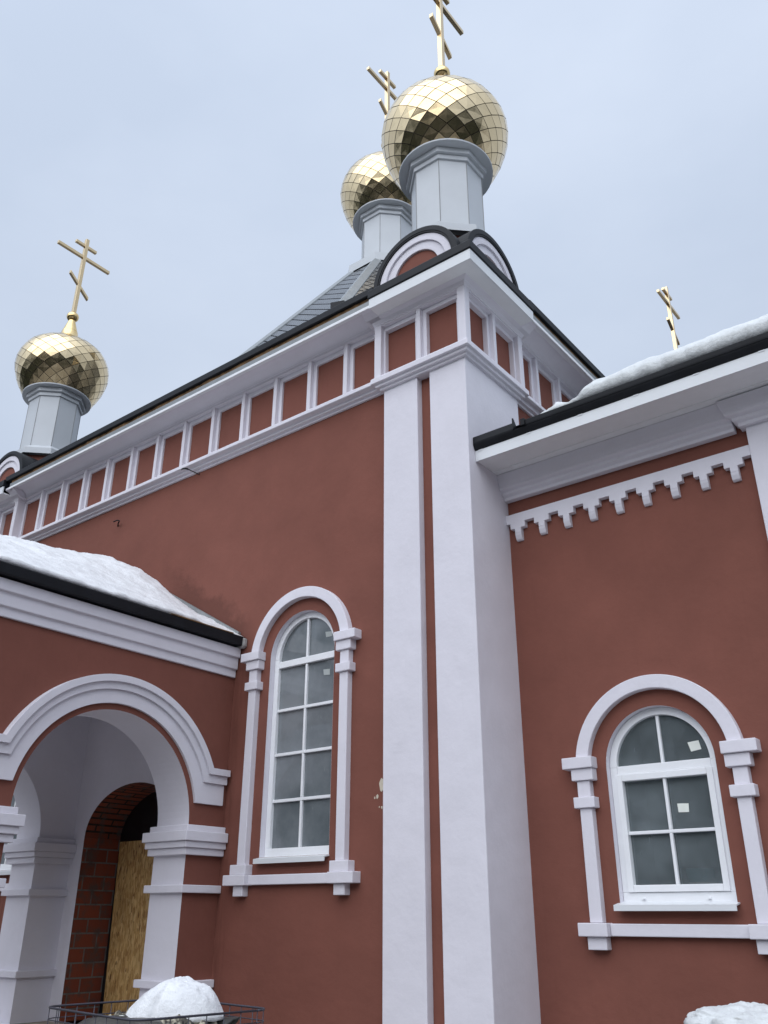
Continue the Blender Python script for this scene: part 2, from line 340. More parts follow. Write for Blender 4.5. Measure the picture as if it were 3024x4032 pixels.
# main walls (window and door holes), front face 0.085 m behind the piers
WN = -0.085
DOOR = [(-5.77, 0.5), (-4.03, 0.5)] + [(-4.90 + 0.87 * math.cos(math.pi * i / 30), 2.45 + 0.57 * math.sin(math.pi * i / 30)) for i in range(31)]
b = B(FRONT)
b.sheet([(-8.9, 0), (-1.0, 0), (-1.0, 8.1), (-8.9, 8.1)], [opening(-2.265, 4.155, .467, 2.12), opening(-7.635, 4.155, .467, 2.12), DOOR], WN)
build('front_wall', b, M_REDW, church, fix=False)
b = B(RIGHT); b.sheet([(-8.9, 0), (-1.0, 0), (-1.0, 8.1), (-8.9, 8.1)], [], WN)
build('side_wall', b, M_RED, church, fix=False)
b = B(); b.box(-9.7, -.2, 9.0, 9.8, 0, 8.1); b.box(-9.8, -9.5, .3, 9.7, 0, 8.1)
build('back_wall', b, M_RED, church)

# piers with a red slot between two white strips
for T in (FRONT, MIR(FRONT)):
    b = B(T)
    b.k = 0
    b.box(-1.085, -0.625, -1.1, 0.0, 0, 6.97); b.box(-0.46, 0.0, -1.1, 0.0, 0, 6.97)
    b.k = 1; b.box(-0.626, -0.459, -0.6, -0.085, 0, 6.97)
    build('pier', b, [M_WHITE, M_RED], church, bevel=0.007)

# ledges below the frieze
LEDGE = [(-0.12, 6.952), (0.035, 6.952), (0.035, 6.984), (0.072, 6.984), (0.072, 7.022), (0.11, 7.022), (0.11, 7.085), (0.095, 7.102), (-0.12, 7.11)]
def corner_path(n): return [(-1.085 - n, 0.3, 'f'), (-1.085 - n, n, 'f'), (n, n, 'f')]
def corner_sweep(b, prof, T=lambda p: p, back=0.3, uL=-1.085):
    rings = []
    P = lambda n: [(uL - n, back), (uL - n, -n), (n, -n), (n, -uL + n), (-back, -uL + n)]
    for k in range(5): rings.append([T((P(n)[k][0], P(n)[k][1], z)) for n, z in prof])
    b.loft(rings)
MT = lambda p: (2 * CX - p[0], p[1], p[2])
for T in ((lambda p: p), MT):
    b = B(); corner_sweep(b, LEDGE, T); build('ledge', b, M_WHITE, church, bevel=0.006)
WLEDGE = [(-0.12, 6.985), (-0.055, 6.985), (-0.055, 7.015), (-0.015, 7.015), (-0.015, 7.05), (0.03, 7.05), (0.055, 7.06), (0.055, 7.10), (0.04, 7.118), (-0.12, 7.125)]
for f in (FRONT, RIGHT):
    b = B(f); b.prism(WLEDGE, -8.80, -1.10); build('ledge', b, M_WHITE, church, bevel=0.005)

# frieze: beams, posts and sunk red panels
def frieze(f, u0, u1, posts, pw, n_post, n_in, n_pan, z0, z1, zb, zi, name='frieze'):
    b = B(f); b.box(u0, u1, n_pan - .05, n_post, zb, z1)
    fr = build(name, b, M_WHITE, church, bevel=0.004)
    edges = [u0] + [x for p in sorted(posts) for x in (p - pw / 2, p + pw / 2)] + [u1]
    for p in posts:
        b = B(f); b.box(p - pw / 2, p + pw / 2, n_pan - .04, n_post - .002, z0, zb - .001); build('post', b, M_WHITE, fr, bevel=0.005)
    for a, c in zip(edges[0::2], edges[1::2]):
        b = B(f); iw = .05
        b.plate([(a, z0), (a + iw, z0), (a + iw, zi), (c - iw, zi), (c - iw, z0), (c, z0), (c, zb - .0008), (a, zb - .0008)], n_pan - .04, n_in)
        build('panel_frame', b, M_WHITE, fr, bevel=0.004)
        b = B(f); b.box(a + iw - .01, c - iw + .01, n_pan - .05, n_pan, z0 - .05, zi + .01); build('panel', b, M_RED, fr)
    return fr
posts = [-1.677 - .5905 * i for i in range(12)]
for f in (FRONT, RIGHT): frieze(f, -8.75, -1.15, posts, .058, -.002, -.055, -.115, 7.10, 7.96, 7.86, 7.795)
for T in (lambda f: f, MIR):
    for f in (T(FRONT), T(RIGHT)):
        frieze(f, -1.10, .0, [-.547], .056, .072, .02, -.04, 7.10, 7.86, 7.80, 7.745)
    T3 = (lambda p: p) if T(FRONT) is FRONT else MT
    for bx in ((-.02, .08, -.08, .02), (-1.165, -1.07, -.08, .12), (-.12, .08, 1.07, 1.165)):
        q = B(lambda a, b_, c: T3((a, b_, c))); q.box(*bx, 7.095, 7.865); build('corner_post', q, M_WHITE, church, bevel=0.007)

# cove cornice under the long eaves
COVE = [(-.10, 7.90), (0.004, 7.90)] + [(.19 - .186 * math.cos(R(90) * i / 8), 7.90 + .09 * math.sin(R(90) * i / 8)) for i in range(1, 9)] + [(.205, 7.992), (.205, 8.012), (-.10, 8.012)]
for f in (FRONT, RIGHT):
    b = B(f); b.prism(COVE, -8.72, -1.18); build('cornice', b, M_WHITE, church, bevel=0.003)
    b = B(f); b.prism([(.0, 8.013), (.206, 8.013), (.282, 7.932), (.292, 7.932), (.294, 7.966), (.28, 7.970), (.0, 8.03)], -8.7, -1.06); build('flashing', b, M_PVC, church)
    b = B(f); b.prism([(.1, 8.031), (.284, 7.971), (.289, 8.034), (.1, 8.05)], -8.7, -1.05); build('fascia', b, M_GREYTIN, church)
    b = B(f); rw = []
    for i in range(121):
        u = -8.7 + 7.65 * i / 120; w = .262 + .018 * noise.noise((u * 3, 1, 0)) + .010 * noise.noise((u * 11, 4, 0)); zl = 8.052 + .016 * noise.noise((u * 5, 9, 0))
        rw.append([(u, .1, 8.051), (u, w, zl), (u, w + .006, 8.108), (u, .1, 8.108)])
    b.loft(rw); build('eave_board', b, M_WOOD, church)
    b = B(f); b.prism([(.1, 8.109), (.296, 8.100), (.306, 8.108), (.308, 8.19), (.298, 8.203), (.05, 8.215)], -8.85, -1.02); build('gutter', b, M_BLACK, church, bevel=0.004)
# corner block eaves: cove, soffit, white fascia, black edge
BC = [(-.05, 7.814), (.085, 7.814), (.088, 7.838), (.105, 7.868), (.155, 7.888), (.155, 7.905), (-.05, 7.905)]
for T in ((lambda p: p), MT):
    b = B(); corner_sweep(b, BC, T, back=0.2); build('cornice', b, M_WHITE, church, bevel=0.003)
    def lsweep(prof, uL, vR):
        b = B(); rings = []
        for k in range(3): rings.append([T(((uL, -n, z) if k == 0 else (n, -n, z) if k == 1 else (n, vR, z))) for n, z in prof])
        b.loft(rings); return b
    build('soffit', lsweep([(-.1, 7.906), (.16, 7.89), (.302, 7.897), (.302, 7.915), (-.1, 7.925)], -1.05, 1.03), M_SOFFIT, church)
    build('fascia', lsweep([(.303, 7.892), (.318, 7.892), (.322, 8.018), (.303, 8.018)], -1.056, 1.035), M_TIN, church)
    build('roof_edge', lsweep([(-.2, 8.02), (.325, 8.019), (.337, 8.03), (.337, 8.128), (.325, 8.142), (-.2, 8.20)], -1.065, 1.045), M_BLACK, church, bevel=0.004)

for T in (lambda f: f, MIR):
    for f in (T(FRONT), T(RIGHT)):
        b = B(f); b.prism([(-.02, 7.85), (.10, 7.866), (.150, 7.886), (.175, 7.915), (.215, 7.945), (.265, 7.957), (.272, 7.992), (-.02, 7.992)], -1.243, -1.047); build('cornice_end', b, M_WHITE, church, bevel=0.003)

# kokoshnik gables over the corner blocks
for T in (lambda f: f, MIR):
    for f in (T(FRONT), T(RIGHT)):
        c, zc = -.56, 8.31
        b = B(f); b.arc_ring(c, zc, .515, .535, -.62, .115, R(-20), R(200)); b.arc_ring(c, zc, .536, .60, -.60, .12, R(-20), R(200))
        gb = build('arched_gable', b, M_BLACK, church, bevel=0.004)
        b = B(f); b.arc_ring(c, zc, .425, .514, .0, .10, R(-22), R(202)); b.arc_ring(c, zc, .315, .424, .0, .075, R(-22), R(202)); build('arch_moulding', b, M_WHITE, gb, bevel=0.005)
        b = B(f); b.plate(ARC(c, zc, .318, R(-35), R(215), 30), -.0, .048); build('gable_panel', b, M_RED, gb)

# roof: low skirt, octagonal tent with hip caps
sk = B()
E_, I_ = 4.86, 2.9
sk.loft([[(CX + sx * h, CY + sy * h, z) for sx, sy in ((-1, -1), (1, -1), (1, 1), (-1, 1))] for h, z in ((E_ - .02, 8.15), (E_ - .02, 8.17), (I_, 9.7), (I_, 9.72))])
build('lower_roof', sk, M_BLACK, church)
TZ0, TZ1 = 9.55, 13.64; TR1 = .80; TR0 = TR1 + (TZ1 - TZ0) / 1.41
c8 = math.cos(R(22.5))
def octv(r, k): a = R(22.5 + 45 * k); return Vector((CX + r / c8 * math.cos(a), CY + r / c8 * math.sin(a), 0))
t = B()
for k in range(8):
    p = []
    for r, z in ((TR0, TZ0), (TR1, TZ1)):
        for kk in (k, k + 1):
            q = octv(r, kk); p.append((q.x, q.y, z))
    s_ = math.hypot(TZ1 - TZ0, TR0 - TR1); w0 = TR0 * math.tan(R(22.5)); w1 = TR1 * math.tan(R(22.5))
    t.poly([p[0], p[1], p[3], p[2]], [(-w0, 0), (w0, 0), (w1, s_), (-w1, s_)])
roof = build('tent_roof', t, M_SHINGLE, church, fix=False)
t = B(); t.oct([((TR0 - .5) / c8, 8.6), ((TR0 - .5) / c8, TZ0 + .4)], CX, CY); build('roof_drum', t, M_RED, church)
def hipcap(k, zlo):
    b = B(); rings = []
    for z in (zlo, TZ1 - .02):
        r = TR0 + (TR1 - TR0) * (z - TZ0) / (TZ1 - TZ0); p = octv(r + .035, k); p.z = z
        a = (octv(r + .018, k - 1) - octv(r + .018, k)).normalized(); c = (octv(r + .018, k + 1) - octv(r + .018, k)).normalized()
        e = octv(r + .018, k); e.z = z
        w = .125; up = Vector((0, 0, .022))
        rings.append([tuple(e + a * w), tuple(p + up), tuple(e + c * w), tuple(e + c * w - up * 3), tuple(p - up * 4), tuple(e + a * w - up * 3)])
    b.loft(rings); return b
for k in range(8): build('hip_cap', hipcap(k, 10.9 if k == 6 else TZ0 + .1), M_GREYTIN, roof)
cb_ = octv(TR0 + (TR1 - TR0) * (10.84 - TZ0) / (TZ1 - TZ0) + .03, 6)
b = B(); b.loft([[(cb_.x + dx * .924 * .12 + dn * .383, cb_.y + dx * .383 * .12 - dn * .924, z) for dx, dn in ((-1, -.05), (1, -.05), (1, .05), (-1, .05))] for z in (10.70, 10.875)]); build('cap_end', b, M_BLACK, roof)

# drums with domes; built once around z = 0 at the drum's foot, then copied
DOME = [(.600, 1.21), (.67, 1.32), (.735, 1.44), (.79, 1.57), (.83, 1.70), (.849, 1.83), (.842, 1.96), (.806, 2.08), (.745, 2.19), (.66, 2.285), (.555, 2.36), (.44, 2.42), (.335, 2.465), (.25, 2.515), (.195, 2.58)]
def resample(prof, n):
    d = [0]
    for a, c in zip(prof, prof[1:]): d.append(d[-1] + math.hypot(c[0] - a[0], c[1] - a[1]))
    o = []
    for i in range(n + 1):
        s = d[-1] * i / n; k = max(j for j in range(len(d)) if d[j] <= s + 1e-9); k = min(k, len(prof) - 2)
        t = (s - d[k]) / (d[k + 1] - d[k]); o.append((prof[k][0] + (prof[k + 1][0] - prof[k][0]) * t, prof[k][1] + (prof[k + 1][1] - prof[k][1]) * t))
    return o
def dome_mesh(seed):
    rnd = random.Random(seed); b = B(); NS = 20
    tile = [p for p in DOME if p[1] < 2.45]
    NR = 15; pr = resample(tile, NR)
    b.k = 1
    b.oct([(max(r * .972 - .006, .02), z) for r, z in resample(DOME, 30)], 0, 0, 60, 0)
    b.k = 0
    V = lambda i, j: Vector((pr[i][0] * math.cos(2 * math.pi * (j + .5 * (i % 2)) / NS), pr[i][0] * math.sin(2 * math.pi * (j + .5 * (i % 2)) / NS), pr[i][1]))
    for i in range(-1, NR):
        for j in range(NS):
            if i == -1: c = [V(0, j), V(0, j + 1), V(1, j)] if True else None; c = [V(0, j), V(0, j + 1), V(1, j)]
            elif i == NR - 1: c = [V(i, j), V(i + 1, j), V(i + 1, j - 1 if i % 2 == 0 else j + 1)] ; c = [V(i, j), V(i + 1, j + (i % 2)), V(i + 1, j - 1 + (i % 2))]
            else: c = [V(i, j), V(i + 1, j + (i % 2)), V(i + 2, j), V(i + 1, j - 1 + (i % 2))]
            m = sum(c, Vector()) / len(c); nrm = (c[1] - c[0]).cross(c[-1] - c[0]).normalized()
            if nrm.dot(Vector((m.x, m.y, 0))) < 0: nrm = -nrm
            ta, tb = rnd.gauss(0, .011), rnd.gauss(0, .011)
            ax_ = (c[1] - c[0]).normalized(); ay_ = nrm.cross(ax_)
            tl = [ta * (x - m).dot(ax_) + tb * (x - m).dot(ay_) for x in c]
            q = [m + (x - m) * .942 + nrm * tilt for x, tilt in zip(c, tl)]
            ce = m + nrm * (rnd.uniform(.000, .0035)) + ax_ * rnd.uniform(-.015, .015) + ay_ * rnd.uniform(-.015, .015)
            ids = [b.pt(*x) for x in q]; ci = b.pt(*ce)
            for a in range(len(ids)): b.face((ids[a], ids[(a + 1) % len(ids)], ci))
    # skirt of plain tiles where the dome meets the rim
    return b
def make_drum(loc):
    b = B(); b.k = 0
    b.oct([(.46, 0), (.46, 1.10)])
    b.k = 1
    for k in range(8):
        a = R(22.5 + 45 * k); x, y = .461 * math.cos(a), .461 * math.sin(a); b.tube([(x, y, .005), (x, y, 1.05)], .0055, 5)
    d = build('drum', b, [M_DRUM, M_TINEDGE], church, loc=loc, fix=False)
    d.matrix_parent_inverse = Matrix.Translation(-Vector(LOC['church']))
    b = B(); b.oct([(.60, -.21), (.60, -.10), (.585, -.085), (.455, .01), (.44, .01), (.44, -.21)], caps=False); build('apron', b, M_DRUM, d)
    b = B(); b.oct([(.50, -.9), (.50, -.205)], caps=False); build('drum_base', b, M_RED, d)
    b = B(); b.oct([(.44, 1.035), (.487, 1.04), (.49, 1.10), (.445, 1.105)]); b.oct([(.445, 1.106), (.53, 1.115), (.535, 1.185), (.45, 1.19)])
    b.oct([(.45, 1.191), (.612, 1.195), (.614, 1.215), (.45, 1.216)], seg=40, rot=0); build('drum_cornice', b, M_DRUM, d)
    dm = build('dome', dome_mesh(int(loc[0] * 31 + loc[1] * 7 + 900)), [M_GOLD, M_SEAM], d, fix=False)
    b = B(); b.oct([(.352, 2.462), (.26, 2.52), (.20, 2.60), (.165, 2.70), (.153, 2.76)], seg=24, rot=0, caps=False); b.oct([(.157, 2.73), (.140, 2.79), (.066, 3.03), (.066, 3.06)], seg=24, rot=0); build('neck', b, M_GOLDP, d, smooth=True, fix=False)
    b = B(); b.oct([(.115 * math.sin(math.pi * i / 14) + .001, 3.14 - .105 * math.cos(math.pi * i / 14)) for i in range(15)], seg=24, rot=0); build('ball', b, M_GOLDP, d, smooth=True)
    b = B(); b.box(-.036, .036, -.036, .036, 3.22, 5.10)
    b.box(-.030, .030, -.60, -.0365, 4.60, 4.665); b.box(-.030, .030, .0365, .60, 4.60, 4.665)
    b.box(-.030, .030, -.24, -.0365, 4.89, 4.95); b.box(-.030, .030, .0365, .24, 4.89, 4.95)
    for s in (-1, 1):
        za, zb = 3.92 - s * .031, 3.92 - s * .20
        b.loft([[(x, s * y, z + dz) for x, dz in ((-.03, -.034), (.03, -.034), (.03, .034), (-.03, .034))] for y, z in ((.0365, za), (.235, zb))])
    build('cross', b, M_CROSS, d, bevel=0.003)
    return d
d0 = make_drum((-.54, .60, 9.14))
pinv = d0.matrix_parent_inverse.copy()
for loc, s in (((-9.38, .60, 9.14), 1), ((-.54, 9.40, 9.14), 1), ((CX, CY, 13.87), 1.235)):
    c = copy_tree(d0, church, loc=loc); c.matrix_parent_inverse = pinv; c.scale = (s, s, s)
    for ch in c.children:
        if s > 1 and ch.name.startswith('apron'):
            bb = B(); bb.oct([(.735, -.20), (.735, -.04), (.72, -.03), (.455, .02), (.44, .02), (.44, -.20)], caps=False)
            me = bpy.data.meshes.new('apron'); me.from_pydata([tuple(x) for x in bb.v], [], bb.p); me.materials.append(M_DRUM); ch.data = me
        if ch.name.startswith('dome'):
            me = bpy.data.meshes.new('dome'); bb = dome_mesh(int(loc[0] * 31 + loc[1] * 7 + 900)); me.from_pydata([tuple(x) for x in bb.v], [], bb.p)
            me.materials.append(M_GOLD); me.materials.append(M_SEAM)
            for p, k in zip(me.polygons, bb.mi): p.material_index = k
            ch.data = me

# ------------------------------------------------------------------ windows (local frame: spring line centre on the wall face)
def surround(tall):
    b = B(FRONT)
    a = math.asin(.09 / .66); b.arc_ring(0, 0, .605, .72, -.02, .072, a, math.pi - a, 44)
    for s in (-1, 1):
        def bx(u0, u1, n, z0, z1): b.box(min(s * u0, s * u1), max(s * u0, s * u1), -.03, n, z0, z1)
        bx(.55, .83, .115, 0, .095); bx(.562, .76, .092, -.10, -.002); bx(.605, .722, .07, -.235, -.102); bx(.565, .757, .095, -.325, -.236)
        if tall:
            bx(.605, .715, .07, -2.098, -.326); bx(.556, .785, .095, -2.194, -2.099); bx(.548, .858, .115, -2.293, -2.195); bx(.60, .735, .078, -2.392, -2.294)
        else:
            bx(.605, .715, .07, -1.208, -.326); bx(.55, .806, .115, -1.308, -1.209); bx(.58, .745, .08, -1.405, -1.309)
    z0, z1 = (-2.289, -2.199) if tall else (-1.304, -1.213)
    b.box(-.547, .547, -.03, .058, z0, z1)
    return b
def band_frame(b, r, t, bot, n0, n1, tb):      # arched frame: jambs, arch, bottom member
    b.arc_ring(0, 0, r - t, r, n0, n1)
    b.box(-r, -r + t, n0, n1, bot + tb, -.0005); b.box(r - t, r, n0, n1, bot + tb, -.0005); b.box(-r, r, n0, n1, bot, bot + tb - .0005)
def make_window(loc, tall):
    w = bpy.data.objects.new('window', None); w.empty_display_size = .2; COL.objects.link(w); w.location = loc; w.parent = church
    w.matrix_parent_inverse = Matrix.Translation(-Vector(LOC['church']))
    bot = -2.035 if tall else -1.055
    build('surround', surround(tall), M_WHITE, w, bevel=0.006)
    b = B(FRONT); ol = opening(0, 0, .467, bot - .02)
    m = len(ol); A = [b.pt(u, .001, z) for u, z in ol]; C = [b.pt(u, -.20, z) for u, z in ol]
    for j in range(m): b.face((A[j], A[(j + 1) % m], C[(j + 1) % m], C[j]))
    build('reveal', b, M_WHITE, w, fix=False)
    b = B(FRONT); n0, n1 = -.13, -.068
    band_frame(b, .465, .062, bot, n0, n1, .085 if tall else .07)
    if tall:
        b.box(-.402, .402, n0 + .003, n1 - .003, -.10, -.028)
        for z in (-.565, -1.03, -1.495): b.box(-.402, .402, n0 + .02, n1 - .012, z - .015, z + .015)
        for z0, z1 in ((-1.949, -1.511), (-1.479, -1.046), (-1.014, -.581), (-.549, -.101), (-.027, .40)): b.box(-.014, .014, n0 + .02, n1 - .013, z0, z1)
    else:
        b.box(-.402, .402, n0 + .003, n1 - .003, -.062, .008); b.box(-.013, .013, n0 + .02, n1 - .013, .009, .40)
    build('frame', b, M_PVC, w, bevel=0.004)
    if not tall:
        b = B(FRONT); n0, n1 = -.12, -.052
        b.box(-.412, -.362, n0, n1, -.984, -.064); b.box(.362, .412, n0, n1, -.984, -.064); b.box(-.3615, .3615, n0, n1, -.118, -.065); b.box(-.3615, .3615, n0, n1, -.983, -.93)
        b.box(-.361, .361, n0 + .02, n1 - .014, -.547, -.521); b.box(-.013, .013, n0 + .02, n1 - .015, -.929, -.548); b.box(-.013, .013, n0 + .02, n1 - .015, -.520, -.119)
        build('sash', b, M_PVC, w, bevel=0.004)
        b = B(FRONT); b.box(-.30, -.275, n1 - .016, n1 + .004, -1.035, -1.025); b.box(.23, .255, n1 - .016, n1 + .004, -1.035, -1.025); build('drain_cap', b, M_PVC, w)
    b = B(FRONT); b.plate(opening(0, 0, .42, bot + .05, 30), -.112, -.108); build('pane', b, M_FILM if tall else M_GLASS, w)
    b = B(FRONT)
    if tall: b.prism([(-.07, bot + .012), (.068, bot - .016), (.075, bot - .016), (.075, bot - .062), (.068, bot - .062), (.066, bot - .026), (-.07, bot - .002)], -.475, .475)
    else: b.prism([(-.07, bot + .005), (.088, bot - .022), (.096, bot - .022), (.096, bot - .066), (.089, bot - .066), (.087, bot - .032), (-.07, bot - .008)], -.485, .485)
    build('sill', b, M_TIN, w)
    b = B(FRONT)
    quads = [[(.238, .21), (.33, .20), (.335, .145), (.25, .15)], [(.226, -.20), (.315, -.207), (.32, -.27), (.235, -.262)]] if tall else [[(.225, .152), (.318, .160), (.332, .088), (.245, .076)], [(.07, -.322), (.163, -.326), (.158, -.393), (.072, -.390)]]
    for q in quads: b.plate(q, -.1075, -.1045)
    build('paper_label', b, M_PAPER2 if tall else M_PAPER, w)
    if not tall:
        b = B(FRONT)
        for bx in ((-.9, .9, -1.9, -1.88, bot - .4, .9), (-.9, .9, -1.88, -.22, bot - .42, bot - .4), (-.9, .9, -1.88, -.22, .9, .92), (-.92, -.9, -1.9, -.22, bot - .4, .9), (.9, .92, -1.9, -.22, bot - .4, .9)): b.box(*bx)
        b.box(-.9, -.466, -.26, -.22, bot - .4, .9); b.box(.466, .9, -.26, -.22, bot - .4, .9); b.box(-.47, .47, -.26, -.22, .46, .9); b.box(-.47, .47, -.30, -.18, bot - .4, bot - .005)
        build('room_wall', b, M_ROOM, w)
    return w
win = make_window((-2.265, .085, 4.155), True)
w2 = copy_tree(win, church, loc=(-7.635, .085, 4.155)); w2.matrix_parent_inverse = win.matrix_parent_inverse.copy()
wr = make_window((1.263, .72, 2.755), False)
# bucket standing on the inner sill of the annex window
bk = empty('bucket', (1.40, .955, 1.70), 'teal and cream bucket behind the glass of the lower right window', 'bucket')
b = B(lambda x, y, z: (1.40 + x * 1.05, .955 + y * 1.05, 1.70 + z * 1.6)); b.oct([(.075, 0), (.095, .09)], seg=20); build('bucket_base', b, M_CREAM, bk, smooth=False)
b = B(lambda x, y, z: (1.40 + x * 1.05, .955 + y * 1.05, 1.70 + z * 1.6)); b.oct([(.096, .091), (.107, .15), (.10, .152), (.09, .095)], seg=20); build('bucket_rim', b, M_TEAL, bk)

# ------------------------------------------------------------------ annex on the right
AN = -.72
b = B(FRONT); b.sheet([(0.0, 0), (6.5, 0), (6.5, 5.75), (0.0, 5.75)], [opening(1.263, 2.755, .467, 1.68)], AN); build('annex_wall', b, M_RED, church, fix=False)
b = B(); b.box(6.4, 6.5, .721, 9.2, 0, 5.7); b.box(.1, 6.4, 9.1, 9.2, 0, 5.7); build('annex_end_wall', b, M_RED, church)
b = B(FRONT); b.box(2.455, 3.45, AN - .05, -.645, 0, 5.56); build('annex_pilaster', b, M_WHITE, church, bevel=0.007)
ACOR = [(AN - .02, 5.50), (-.652, 5.50), (-.652, 5.532), (-.625, 5.545), (-.612, 5.552), (-.612, 5.58), (-.575, 5.592), (-.563, 5.60), (-.563, 5.628), (-.548, 5.66), (-.535, 5.70), (-.5235, 5.7512), (AN - .02, 5.757)]
b = B(FRONT); b.prism(ACOR, .0, 2.36); b.prism(ACOR, 3.55, 6.6); build('annex_cornice', b, M_WHITE, church, bevel=0.004)
def wrap(prof, off, uL, uR):
    rings = []
    for k in range(4):
        rings.append([((uL - (n + .645) , AN, z) if k == 0 else (uL - (n + .645), n, z) if k == 1 else (uR + (n + .645), n, z) if k == 2 else (uR + (n + .645), AN, z)) for n, z in [(p[0] + off, p[1]) for p in prof]])
    bb = B(FRONT); bb.loft(rings); return bb
PCOR = [(-.70, 5.50), (-.60, 5.50), (-.60, 5.532), (-.575, 5.545), (-.565, 5.552), (-.565, 5.58), (-.525, 5.592), (-.515, 5.60), (-.515, 5.628), (-.50, 5.66), (-.487, 5.70), (-.479, 5.74), (-.70, 5.745)]
build('pilaster_cap', wrap(PCOR, 0, 2.455, 3.45), M_WHITE, church, bevel=0.004)
# stepped corbel band
out_ = [(0.0, 5.335), (0.0, 5.235)]
for k in range(9):
    c = .128 + .2707 * k
    out_ += [(c - .083, 5.235), (c - .083, 5.172), (c - .034, 5.172), (c - .034, 5.12), (c + .034, 5.12), (c + .034, 5.172), (c + .083, 5.172), (c + .083, 5.235)]
out_ += [(2.453, 5.235), (2.453, 5.335)]
b = B(FRONT); b.plate(out_, AN - .01, -.662)
cb = build('corbel_band', b, M_WHITE, church, bevel=0.004)
for k in range(9):
    c = .128 + .2707 * k
    b = B(FRONT); b.loft([[(c + s * .034, n, z) for s in (-1, 1)] for n, z in ((AN - .01, 5.1195), (-.664, 5.1195), (-.668, 5.095), (-.685, 5.055), (-.70, 5.043), (AN - .01, 5.043))], closed=False)
    for s in (-1, 1): b.poly([(c + s * .034, n, z) for n, z in ((AN - .01, 5.1195), (-.664, 5.1195), (-.668, 5.095), (-.685, 5.055), (-.70, 5.043), (AN - .01, 5.043))])
    build('corbel_tip', b, M_WHITE, cb)
# soffit, fascia, gutter
b = B(FRONT); b.box(.002, 6.8, -.60, -.124, 5.758, 5.775); b.box(.21, 6.8, -.523, -.43, 5.752, 5.7575); b.box(.004, .20, -.518, -.44, 5.7535, 5.757); build('annex_soffit', b, M_SOFFIT, church)
b = B(FRONT); b.prism([(-.135, 5.745), (-.12, 5.745), (-.118, 5.862), (-.135, 5.862)], .002, 6.8); fa = build('annex_fascia', b, M_TIN, church)
b = B(FRONT); b.prism([(-.30, 5.864), (-.116, 5.864), (-.105, 5.87), (-.085, 5.908), (-.078, 5.925), (-.30, 5.93)], .003, 6.82); b.prism([(-.30, 5.931), (-.082, 5.926), (-.079, 5.94), (-.080, 6.005), (-.088, 6.008), (-.095, 5.94), (-.30, 5.95)], .004, .475)
gt = build('annex_gutter', b, M_BLACK, church, bevel=0.003)
b = B(FRONT); b.prism([(-.30, 5.932), (-.076, 5.928), (-.072, 5.945), (-.068, 5.985), (-.076, 5.991), (-.30, 6.02)], .60, 6.82); b.prism([(-.09, 5.93), (-.055, 5.93), (-.05, 6.0), (-.09, 6.005)], .565, .61); b.prism([(-.13, 5.925), (-.06, 5.925), (-.065, 6.05), (-.078, 6.055), (-.13, 5.99)], .47, .482); build('annex_roof_edge', b, M_BLACK, church, bevel=0.003)
for i in range(11):
    u = .04 + .55 * i
    b = B(FRONT); b.box(u, u + .05, -.117, -.113, 5.850, 5.861); build('gutter_clip', b, M_TIN, gt)
b = B(); b.loft([[(x, y, z) for x in (.0, 6.82)] for y, z in ((.12, 5.985), (4.95, 7.45), (9.3, 6.0))], closed=False); build('annex_roof', b, M_BLACK, church)

# ------------------------------------------------------------------ porch on the left
PX, PY0, PTH = -3.30, -3.0, .5      # outer face of the side wall, front end, wall thickness
YC, ZC, RO = -1.365, 2.44, .98
SIDE = lambda u, n, z: (PX + n, u, z)                      # u runs along y, n outwards (+x)
LSIDE = lambda u, n, z: (-6.5 - n, u, z)
hole = opening(YC, ZC, RO, .5, 48)
def side_wall(f):
    b = B(f); rect = [(PY0, 0), (.084, 0), (.084, 4.36), (PY0, 4.36)]
    b.k = 0; b.sheet(rect, [hole], 0.0)
    b.k = 1; b.sheet([(PY0, .5), (.084, .5), (.084, 4.2), (PY0, 4.2)], [hole], -PTH)
    m = len(hole); A = [b.pt(u, 0, z) for u, z in hole]; C = [b.pt(u, -PTH, z) for u, z in hole]
    for j in range(m): b.face((A[j], A[(j + 1) % m], C[(j + 1) % m], C[j]))
    return b
pw1 = build('porch_wall', side_wall(SIDE), [M_RED, M_WHITE], church, fix=False)
pw2 = build('porch_wall', side_wall(LSIDE), [M_RED, M_WHITE], church, fix=False)
fh = opening(-4.9, 2.44, .98, .5, 40)
b = B(FRONT); b.k = 0; b.sheet([(-6.5, 0), (-3.3, 0), (-3.3, 4.36), (-6.5, 4.36)], [fh], 3.0); b.k = 1; b.sheet([(-6.02, .5), (-3.78, .5), (-3.78, 4.2), (-6.02, 4.2)], [fh], 2.5)
m = len(fh); A = [b.pt(u, 3.0, z) for u, z in fh]; C = [b.pt(u, 2.5, z) for u, z in fh]
for j in range(m): b.face((A[j], A[(j + 1) % m], C[(j + 1) % m], C[j]))
build('porch_front', b, [M_RED, M_WHITE], church, fix=False)
b = B(); b.box(-6.02, -3.78, -2.52, .08, 3.95, 4.0); build('porch_ceiling', b, M_WHITE, church)
b = B(); b.box(-6.01, -3.79, -2.51, .084, .45, .50); b.box(-6.6, -3.2, -3.9, -3.001, 0, .33); build('porch_floor', b, M_CONC, church)
# inside wall: white plaster skin around the doorway, set proud of the red wall
b = B(FRONT); b.sheet([(-6.0, .5), (-3.8, .5), (-3.8, 3.95), (-6.0, 3.95)], [DOOR], WN + .006)
build('porch_inner_wall', b, M_WHITE, church, fix=False)
